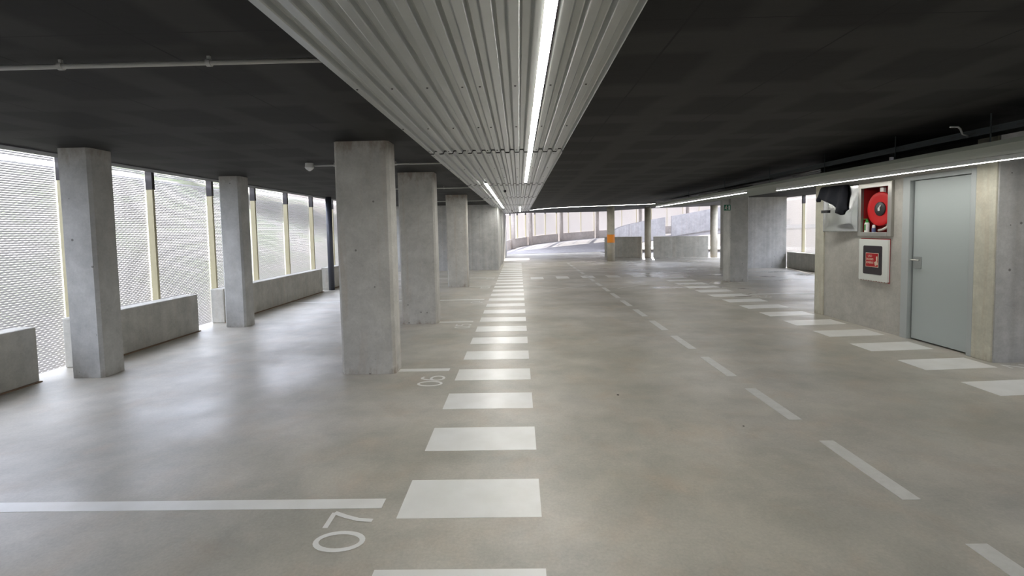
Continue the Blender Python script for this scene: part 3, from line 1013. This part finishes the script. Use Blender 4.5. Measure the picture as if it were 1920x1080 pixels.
G2 = [[bm.verts.new(onp(0.61 * i / nx, -0.010, 1.365 + 0.69 * j / nz)) for j in range(nz + 1)] for i in range(nx + 1)]
for i in range(nx):
    for j in range(nz):
        bm.faces.new((G[i][j], G[i + 1][j], G[i + 1][j + 1], G[i][j + 1]))
        bm.faces.new((G2[i][j], G2[i][j + 1], G2[i + 1][j + 1], G2[i + 1][j]))
for i in range(nx):
    bm.faces.new((G[i][0], G2[i][0], G2[i + 1][0], G[i + 1][0])); bm.faces.new((G[i][nz], G[i + 1][nz], G2[i + 1][nz], G2[i][nz]))
for j in range(nz):
    bm.faces.new((G[0][j], G[0][j + 1], G2[0][j + 1], G2[0][j])); bm.faces.new((G[nx][j], G2[nx][j], G2[nx][j + 1], G[nx][j + 1]))
cd = objbm('cabinet_door', bm, M_MIRR, None, True)
cd.parent = c; cd.location = -Vector(c.location)
cd['label'] = 'polished steel door swung open'
bm = bmesh.new()
t = bmesh.new(); box(t, 0.0, 0.12, -0.012, 0.012, -0.022, 0.022, 0.004)
ang = math.atan2(dd.y, dd.x)
P = onp(0.505, 0.022, 1.683)
merge(bm, t, Matrix.Translation(P) @ Matrix.Rotation(ang, 4, 'Z'))
lt = objbm('latch', bm, M_BLACKP, cd)
lt['label'] = 'black latch'

# things standing in the cabinet
def bottle(name, y, r, hb, body, capm, label, capprof, spout=False, x=4.985, squash=1.0):
    e = empty(name, (x, y, 1.359)); tag(e, label, 'bottle')
    bm = bmesh.new(); lathe(bm, [(r * .92, 0), (r, 0.006), (r, hb * .8), (r * .8, hb * .92), (r * .4, hb)], 0, 0, 0, 20)
    objbm('bottle_body', bm, body, e, False)
    bm = bmesh.new(); lathe(bm, capprof, 0, 0, hb, 16)
    if spout:
        box(bm, -0.012, 0.006, 0.0, 0.06, 0.034 + hb, 0.044 + hb, 0.002)
    objbm('cap', bm, capm, e)
    return e
b1 = bottle('spray_bottle', 6.795, 0.032, 0.150, M_WPLAST, M_GREENC, 'white bottle with a green cap standing in the hose cabinet', [(0.022, -0.01), (0.022, 0.014), (0.010, 0.018), (0.010, 0.046)], True)
bm = bmesh.new()
seg = 10
A = []; B = []
for k in range(seg + 1):
    t_ = math.pi + (-0.9 + 1.4 * k / seg)
    A.append(bm.verts.new((0.0325 * math.cos(t_), 0.0325 * math.sin(t_), 0.03))); B.append(bm.verts.new((0.0325 * math.cos(t_), 0.0325 * math.sin(t_), 0.115)))
for k in range(seg): bm.faces.new((A[k], A[k + 1], B[k + 1], B[k]))
objbm('bottle_label', bm, simple('green_label', (0.05, 0.22, 0.06), 0.5), b1)
bottle('small_bottle', 6.665, 0.024, 0.072, M_BLUE, M_WPLAST, 'small blue bottle with a white cap standing in the hose cabinet', [(0.020, -0.008), (0.020, 0.02), (0.012, 0.036)])
bm = bmesh.new(); lathe(bm, [(0.022, 0), (0.026, 0.004), (0.026, 0.06), (0.02, 0.065)], 5.03, 6.835, 1.359, 16)
tag(objbm('dark_jar', bm, M_BLACKP), 'small dark jar in the left corner of the hose cabinet', 'jar')

# ------------------------------------------------------------------ black cloth over the cabinet door
out = [(0.626, 2.066), (0.499, 2.066), (0.39, 2.068), (0.267, 2.068), (0.164, 2.066), (0.154, 1.94), (0.167, 1.765), (0.153, 1.699), (0.208, 1.672), (0.224, 1.628),
       (0.267, 1.619), (0.365, 1.656), (0.353, 1.738), (0.375, 1.743), (0.403, 1.778), (0.504, 1.818), (0.638, 1.876), (0.651, 1.838), (0.709, 1.838), (0.720, 1.874), (0.690, 1.935)]
def inside(x, y, P):
    r = False; n = len(P); j = n - 1
    for i in range(n):
        if (P[i][1] > y) != (P[j][1] > y) and x < (P[j][0] - P[i][0]) * (y - P[i][1]) / (P[j][1] - P[i][1]) + P[i][0]:
            r = not r
        j = i
    return r
def edist(x, y, P):
    best = 9
    for i in range(len(P)):
        a = Vector(P[i]); b = Vector(P[(i + 1) % len(P)]); q = Vector((x, y))
        t = max(0, min(1, (q - a).dot(b - a) / (b - a).length_squared))
        best = min(best, (q - (a + (b - a) * t)).length)
    return best
from mathutils.geometry import delaunay_2d_cdt
pts2 = []
n = len(out)
edges = []
for i in range(n):
    a = Vector(out[i]); b = Vector(out[(i + 1) % n])
    k = max(1, int((b - a).length / 0.012))
    for q in range(k):
        pts2.append(a + (b - a) * q / k)
nb = len(pts2)
edges = [(i, (i + 1) % nb) for i in range(nb)]
s_ = 0.14
while s_ < 0.73:
    z_ = 1.61
    while z_ < 2.07:
        if inside(s_, z_, out) and edist(s_, z_, out) > 0.006:
            pts2.append(Vector((s_, z_)))
        z_ += 0.011
    s_ += 0.011
V2, E2, F2, _, _, _ = delaunay_2d_cdt(pts2, edges, [], 1, 1e-6)
bm = bmesh.new()
fr, bk = [], []
for v in V2:
    dI = edist(v.x, v.y, out) if inside(v.x, v.y, out) else 0
    puff = 0.026 * min(1, dI / 0.035) ** 0.5
    fold = 0.016 * math.sin(26 * (v.x - 0.35) + 10 * (v.y - 2.0)) * min(1, dI / 0.03) + 0.010 * noise.noise(Vector((v.x * 14, v.y * 9, 1))) * min(1, dI / .02)
    fr.append(bm.verts.new(onp(v.x, 0.030 + puff + fold, v.y)))
    bk.append(bm.verts.new(onp(v.x, 0.018, v.y)))
for f in F2:
    cx = sum(V2[i].x for i in f) / 3; cy = sum(V2[i].y for i in f) / 3
    if not inside(cx, cy, out): continue
    try:
        bm.faces.new([fr[i] for i in f]); bm.faces.new([bk[i] for i in reversed(f)])
    except ValueError: pass
bnd = [e for e in bm.edges if len(e.link_faces) == 1]
fs = {v.index: 0 for v in bm.verts}
mp = {fr[i]: bk[i] for i in range(len(fr))}
for e_ in bnd:
    a, b = e_.verts
    if a in mp and b in mp:
        try: bm.faces.new((a, b, mp[b], mp[a]))
        except ValueError: pass
# the part that hangs behind the door
t = bmesh.new(); box(t, 0.18, 0.60, -0.028, 0.034, 2.056, 2.070, 0.004)
merge(bm, t, Matrix.Translation((H_.x, H_.y, 0)) @ Matrix.Rotation(ang, 4, 'Z'))
for v in [v for v in bm.verts if not v.link_faces]: bm.verts.remove(v)
tag(objbm('black_jacket', bm, M_CLOTH, smooth=True), 'crumpled black cloth jacket hung over the open cabinet door', 'jacket')

# ------------------------------------------------------------------ white board with dark pane under the cabinet
s = empty('extinguisher_cover', (4.965, 6.60, 0.97)); tag(s, 'white board with dark pane and red notice below the hose cabinet', 'fire equipment cover')
bm = bmesh.new(); box(bm, -0.005, 0.0, -0.264, 0.269, -0.297, 0.305)
bb = objbm('backing', bm, M_PRED, s); bb['label'] = 'red backing sheet'
bm = bmesh.new()
zz = [(-0.262, 0.295), (0.268, 0.295)]
teeth = 11
low = []
for k in range(teeth * 2 + 1):
    yy = 0.268 - 0.53 * k / (teeth * 2)
    low.append((yy, -0.292 if k % 2 else -0.278))
poly = zz + low
# outline with hole left solid; pane sits in front
A = [bm.verts.new((-0.032, y, z)) for y, z in poly]; B = [bm.verts.new((-0.005, y, z)) for y, z in poly]
bm.faces.new(A); bm.faces.new(B[::-1])
for k in range(len(poly)):
    bm.faces.new((A[k], A[(k + 1) % len(poly)], B[(k + 1) % len(poly)], B[k]))
box(bm, -0.034, -0.028, -0.012, 0.002, 0.235, 0.262)
objbm('board', bm, M_WHITEP, s)
bm = bmesh.new(); box(bm, -0.036, -0.030, -0.165, 0.18, -0.195, 0.205, 0.0)
def rounded_panel(bm, x0, x1, ya, yb, za, zb, r):
    pts = []
    for cy_, cz_, a0 in ((yb - r, zb - r, 0), (ya + r, zb - r, 90), (ya + r, za + r, 180), (yb - r, za + r, 270)):
        for k in range(6):
            t = math.radians(a0 + 90 * k / 5)
            pts.append((cy_ + r * math.cos(t), cz_ + r * math.sin(t)))
    A = [bm.verts.new((x0, y, z)) for y, z in pts]; B = [bm.verts.new((x1, y, z)) for y, z in pts]
    bm.faces.new(A); bm.faces.new(B[::-1])
    for k in range(len(pts)):
        bm.faces.new((A[k], A[(k + 1) % len(pts)], B[(k + 1) % len(pts)], B[k]))
bm.free(); bm = bmesh.new()
rounded_panel(bm, -0.036, -0.030, -0.165, 0.18, -0.195, 0.205, 0.02)
pane = objbm('pane', bm, M_DGLASS, s)
notice = empty('notice', (0, 0, 0)); notice.parent = s; notice['label'] = 'red notice with cream lettering'
bm = bmesh.new(); box(bm, -0.0385, -0.0362, -0.108, 0.128, -0.092, 0.105)
objbm('notice_border', bm, M_CREAM, notice)
bm = bmesh.new(); box(bm, -0.0400, -0.0384, -0.101, 0.121, -0.085, 0.098)
objbm('notice_plate', bm, M_PRED, notice)
def text_mesh(name, txt, size, mat, parent, loc, rot, align='CENTER', sx=1.0):
    cu = bpy.data.curves.new('txt', 'FONT')
    cu.body = txt; cu.size = size; cu.align_x = align; cu.align_y = 'CENTER'; cu.extrude = 0.0004
    to = bpy.data.objects.new('txt', cu); COL.objects.link(to)
    dg = bpy.context.evaluated_depsgraph_get()
    me = bpy.data.meshes.new_from_object(to.evaluated_get(dg))
    bpy.data.objects.remove(to); bpy.data.curves.remove(cu)
    me.materials.clear(); me.materials.append(mat)
    o = bpy.data.objects.new(name, me); link(o, parent)
    o.location = loc; o.rotation_euler = rot; o.scale = (sx, 1, 1)
    return o
RT = (math.pi / 2, 0, -math.pi / 2)
text_mesh('lettering', 'USO', 0.040, M_CREAM, notice, (-0.0408, 0.045, 0.062), RT)
text_mesh('lettering', 'EXCLUSIVO', 0.040, M_CREAM, notice, (-0.0408, 0.045, 0.016), RT, sx=0.62)
text_mesh('lettering', 'BOMBEROS', 0.040, M_CREAM, notice, (-0.0408, 0.045, -0.032), RT, sx=0.64)
bm = bmesh.new()   # flame / hand shape on the right of the notice
box(bm, -0.0412, -0.040, -0.092, -0.070, 0.0, 0.06)
for k in range(4):
    t = bmesh.new(); box(t, -0.0412, -0.040, -0.005, 0.005, -0.028, 0.028)
    merge(bm, t, Matrix.Translation((0, -0.050 - k * 0.013, -0.045 + k * 0.006)) @ Matrix.Rotation(-0.35, 4, 'X'))
objbm('pictogram', bm, M_CREAM, notice)

# ------------------------------------------------------------------ exit sign
e = empty('exit_sign', (5.46, 12.40, 1.96)); tag(e, 'small green running man exit sign on the column side', 'sign')
bm = bmesh.new(); box(bm, -0.075, 0.09, -0.012, 0.012, -0.075, 0.075, 0.002)
objbm('sign_plate', bm, M_GREEN, e)
bm = bmesh.new()
def seg2(a, b, wd=0.014):
    a = Vector((a[0], 0, a[1])); b = Vector((b[0], 0, b[1])); d_ = (b - a); L = d_.length
    t = bmesh.new(); box(t, -wd / 2, L + wd / 2, -0.0136, -0.0122, -wd / 2, wd / 2)
    merge(bm, t, Matrix.Translation(a) @ Matrix.Rotation(-math.atan2(d_.z, d_.x), 4, 'Y'))
seg2((-0.02, 0.03), (-0.03, -0.005), 0.018); seg2((-0.03, -0.005), (-0.055, -0.03)); seg2((-0.03, -0.005), (-0.005, -0.045))
seg2((-0.02, 0.025), (-0.055, 0.015), 0.01); seg2((-0.02, 0.025), (0.01, 0.0), 0.01)
box(bm, -0.022, -0.006, -0.0136, -0.0122, 0.043, 0.060)
box(bm, 0.035, 0.07, -0.0136, -0.0122, -0.055, 0.055)
objbm('running_man', bm, M_WPLAST, e)

# ------------------------------------------------------------------ floor paint
ZP = 0.0008
def paint_quad(name, poly, label, cat, group, mat=None):
    bm = bmesh.new()
    prism(bm, poly, 0.0, 0.0022 if name == 'lane_dash' else 0.0016)
    return tag(objbm(name, bm, mat or M_PAINT), label, cat, group)
def rect(x0, x1, y0, y1): return [(x0, y0), (x1, y0), (x1, y1), (x0, y1)]
y = 1.62; k = 0
while y < 20.3:
    yy = y
    paint_quad('zebra_stripe', rect(-0.67, 0.092, yy, yy + 0.375), 'white zebra stripe on the floor, %s from the camera in the left row' % ORD[k], 'floor marking', 'zebra stripes of the left walkway')
    y += 0.747; k += 1
y = 2.52; k = 0
while y < 13.9:
    paint_quad('zebra_stripe', [(4.085, y), (4.85, y + 0.055), (4.85, y + 0.42), (4.085, y + 0.365)], 'white zebra stripe on the floor, %s from the camera in the right row' % ORD[k], 'floor marking', 'zebra stripes of the right walkway')
    y += 0.7335; k += 1
# lane centre dashes
y = 1.42 - 1.07; k = 0
for k in range(18):
    yy = 1.42 + 1.0655 * k
    paint_quad('lane_dash', rect(2.045, 2.145, yy, yy + 0.71), 'thin white lane dash on the floor, %s from the camera' % ORD[k], 'floor marking', 'dashes of the lane centre line', M_PAINT2)
for k in range(5):
    xa = 0.34 + 0.78 * k
    paint_quad('crossing_square', rect(xa, xa + 0.385, 13.95 + 0.05 * k, 14.62 + 0.05 * k), 'white crossing square in the far row across the lane, %s from the left' % ORD[k], 'floor marking', 'squares crossing the lane', M_PAINT)
def ribbon(bm, pts, wd, closed=False, z=0.0016):
    n = len(pts)
    V = []
    for i, p in enumerate(pts):
        p = Vector(p)
        if closed:
            a = Vector(pts[(i - 1) % n]); c_ = Vector(pts[(i + 1) % n])
        else:
            a = Vector(pts[max(i - 1, 0)]); c_ = Vector(pts[min(i + 1, n - 1)])
        d_ = (c_ - a).normalized(); q = Vector((-d_.y, d_.x)) * wd / 2
        if not closed and 0 < i < n - 1:
            d1 = (p - a).normalized(); cs = max(0.5, d_.dot(d1)); q = q / cs
        V.append((bm.verts.new((p.x + q.x, p.y + q.y, z)), bm.verts.new((p.x - q.x, p.y - q.y, z))))
    rng = range(n) if closed else range(n - 1)
    for i in rng:
        A = V[i]; B = V[(i + 1) % n]
        bm.faces.new((A[0], B[0], B[1], A[1]))
for i, (pts, lb) in enumerate([([(0.38, 12.25), (1.07, 11.72), (1.72, 12.18)], 'thin white chevron on the floor left of the lane dashes'), ([(2.40, 11.50), (3.09, 12.1), (3.3, 12.2)], 'thin white angled line on the floor right of the lane dashes')]):
    bm = bmesh.new(); ribbon(bm, pts, 0.045)
    tag(objbm('chevron_mark', bm, M_PAINT2), lb, 'floor marking')
# bay lines
left_lines = [(2.46, 2.55, '07'), (4.935, 5.03, '06'), (7.58, 7.67, '05'), (10.02, 10.11, '04'), (12.44, 12.53, '03'), (14.65, 14.74, '02')]
for (ya, yb, nm) in left_lines:
    xl = {'07': -5.0, '06': -1.32, '05': -1.33, '03': -1.35}.get(nm, -5.0)
    paint_quad('bay_line', rect(xl, -0.775, ya, yb), 'white parking bay line beside floor number %s on the left' % nm, 'floor marking', 'bay lines of the left parking row')
paint_quad('bay_line', rect(4.98, 9.1, 10.12, 10.20), 'white parking bay line on the floor beyond the service block', 'floor marking', 'bay lines of the right parking row')
paint_quad('bay_line', rect(5.6, 9.1, 12.9, 12.98), 'white parking bay line beside the exit sign column', 'floor marking', 'bay lines of the right parking row')
# digits: local u to the reader's right, v up ; unit cell 0.15 x 0.24
def ell(cx, cy, rx, ry, a0=0, a1=360, n=28):
    return [(cx + rx * math.cos(math.radians(a0 + (a1 - a0) * k / n)), cy + ry * math.sin(math.radians(a0 + (a1 - a0) * k / n))) for k in range(n + 1)]
def digit(ch):
    W, Hh = 0.13, 0.225
    if ch == '0': return [(ell(W / 2, Hh / 2, W / 2, Hh / 2)[:-1], True)]
    if ch == '7': return [([(0.0, Hh), (W, Hh)], False), ([(W, Hh), (W * .72, Hh * .66), (W * .52, Hh * .35), (W * .45, 0)], False)]
    if ch == '6': return [(ell(W / 2, 0.065, W / 2, 0.065)[:-1], True), ([(W * .86, Hh * .92), (W * .62, Hh), (W * .38, Hh * .97), (W * .12, Hh * .72), (0.0, Hh * .42), (0.0, 0.07)], False)]
    if ch == '5': return [([(W * .9, Hh), (W * .15, Hh), (W * .08, Hh * .56)], False), (ell(W * .45, 0.068, W * .52, 0.068, 120, -140), False)]
    if ch == '4': return [([(W * .72, 0), (W * .72, Hh), (0, Hh * .28), (W, Hh * .28)], False)]
    if ch == '3': return [(ell(W * .45, Hh * .74, W * .42, Hh * .26, 150, -80), False), (ell(W * .45, Hh * .26, W * .5, Hh * .26, 85, -150), False)]
    if ch == '2': return [(ell(W * .5, Hh * .72, W * .45, Hh * .28, 160, -25), False), ([(W * .9, Hh * .6), (0.02, 0), (W, 0)], False)]
    if ch == '1': return [([(W * .2, Hh * .8), (W * .55, Hh), (W * .55, 0)], False)]
def number(txt, y0, side, label, x0):
    bm = bmesh.new()
    zr = 0.0014
    for i, ch in enumerate(txt):
        for st, cl in digit(ch):
            pp = []
            for u, v in st:
                u = u + i * 0.167
                pp.append((x0 - v, y0 + u) if side < 0 else (x0 + v, y0 - u))
            zr += 0.0004
            ribbon(bm, pp, 0.027, cl, zr)
    return tag(objbm('bay_number', bm, M_PAINT), label, 'floor number', 'numbers painted at the parking bays')
for nm, y0 in (('07', 2.125), ('06', 4.46), ('05', 7.13), ('04', 9.58), ('03', 12.0), ('02', 14.25)):
    number(nm, y0, -1, 'white floor number %s painted beside the left zebra stripes' % nm, -0.79)
number('21', 4.87, 1, 'white floor number cut off by the right picture edge, by the wall corner', 4.965)
number('23', 9.95, 1, 'faint white floor number beyond the service block at the right', 4.97)
paint_quad('bay_line', rect(5.2, 9.1, 4.74, 4.82), 'white parking bay line at the right picture edge by the wall corner', 'floor marking', 'bay lines of the right parking row')

# small debris
for i, (x, y, r, lb) in enumerate([(0.86, 4.14, 0.012, 'dark speck of debris on the floor in mid lane'), (4.93, 4.56, 0.03, 'dark flat debris by the floor number at the right edge'), (1.65, 3.45, 0.008, 'tiny dark speck of debris near the lane dashes')]):
    bm = bmesh.new()
    bmesh.ops.create_icosphere(bm, subdivisions=2, radius=r)
    for v in bm.verts:
        v.co *= 1 + 0.35 * noise.noise(v.co * 60)
        v.co.z = max(v.co.z, -r * .3) * 0.3 + r * 0.09
        v.co.x += x; v.co.y += y
    tag(objbm('pebble', bm, M_SOIL), lb, 'debris')
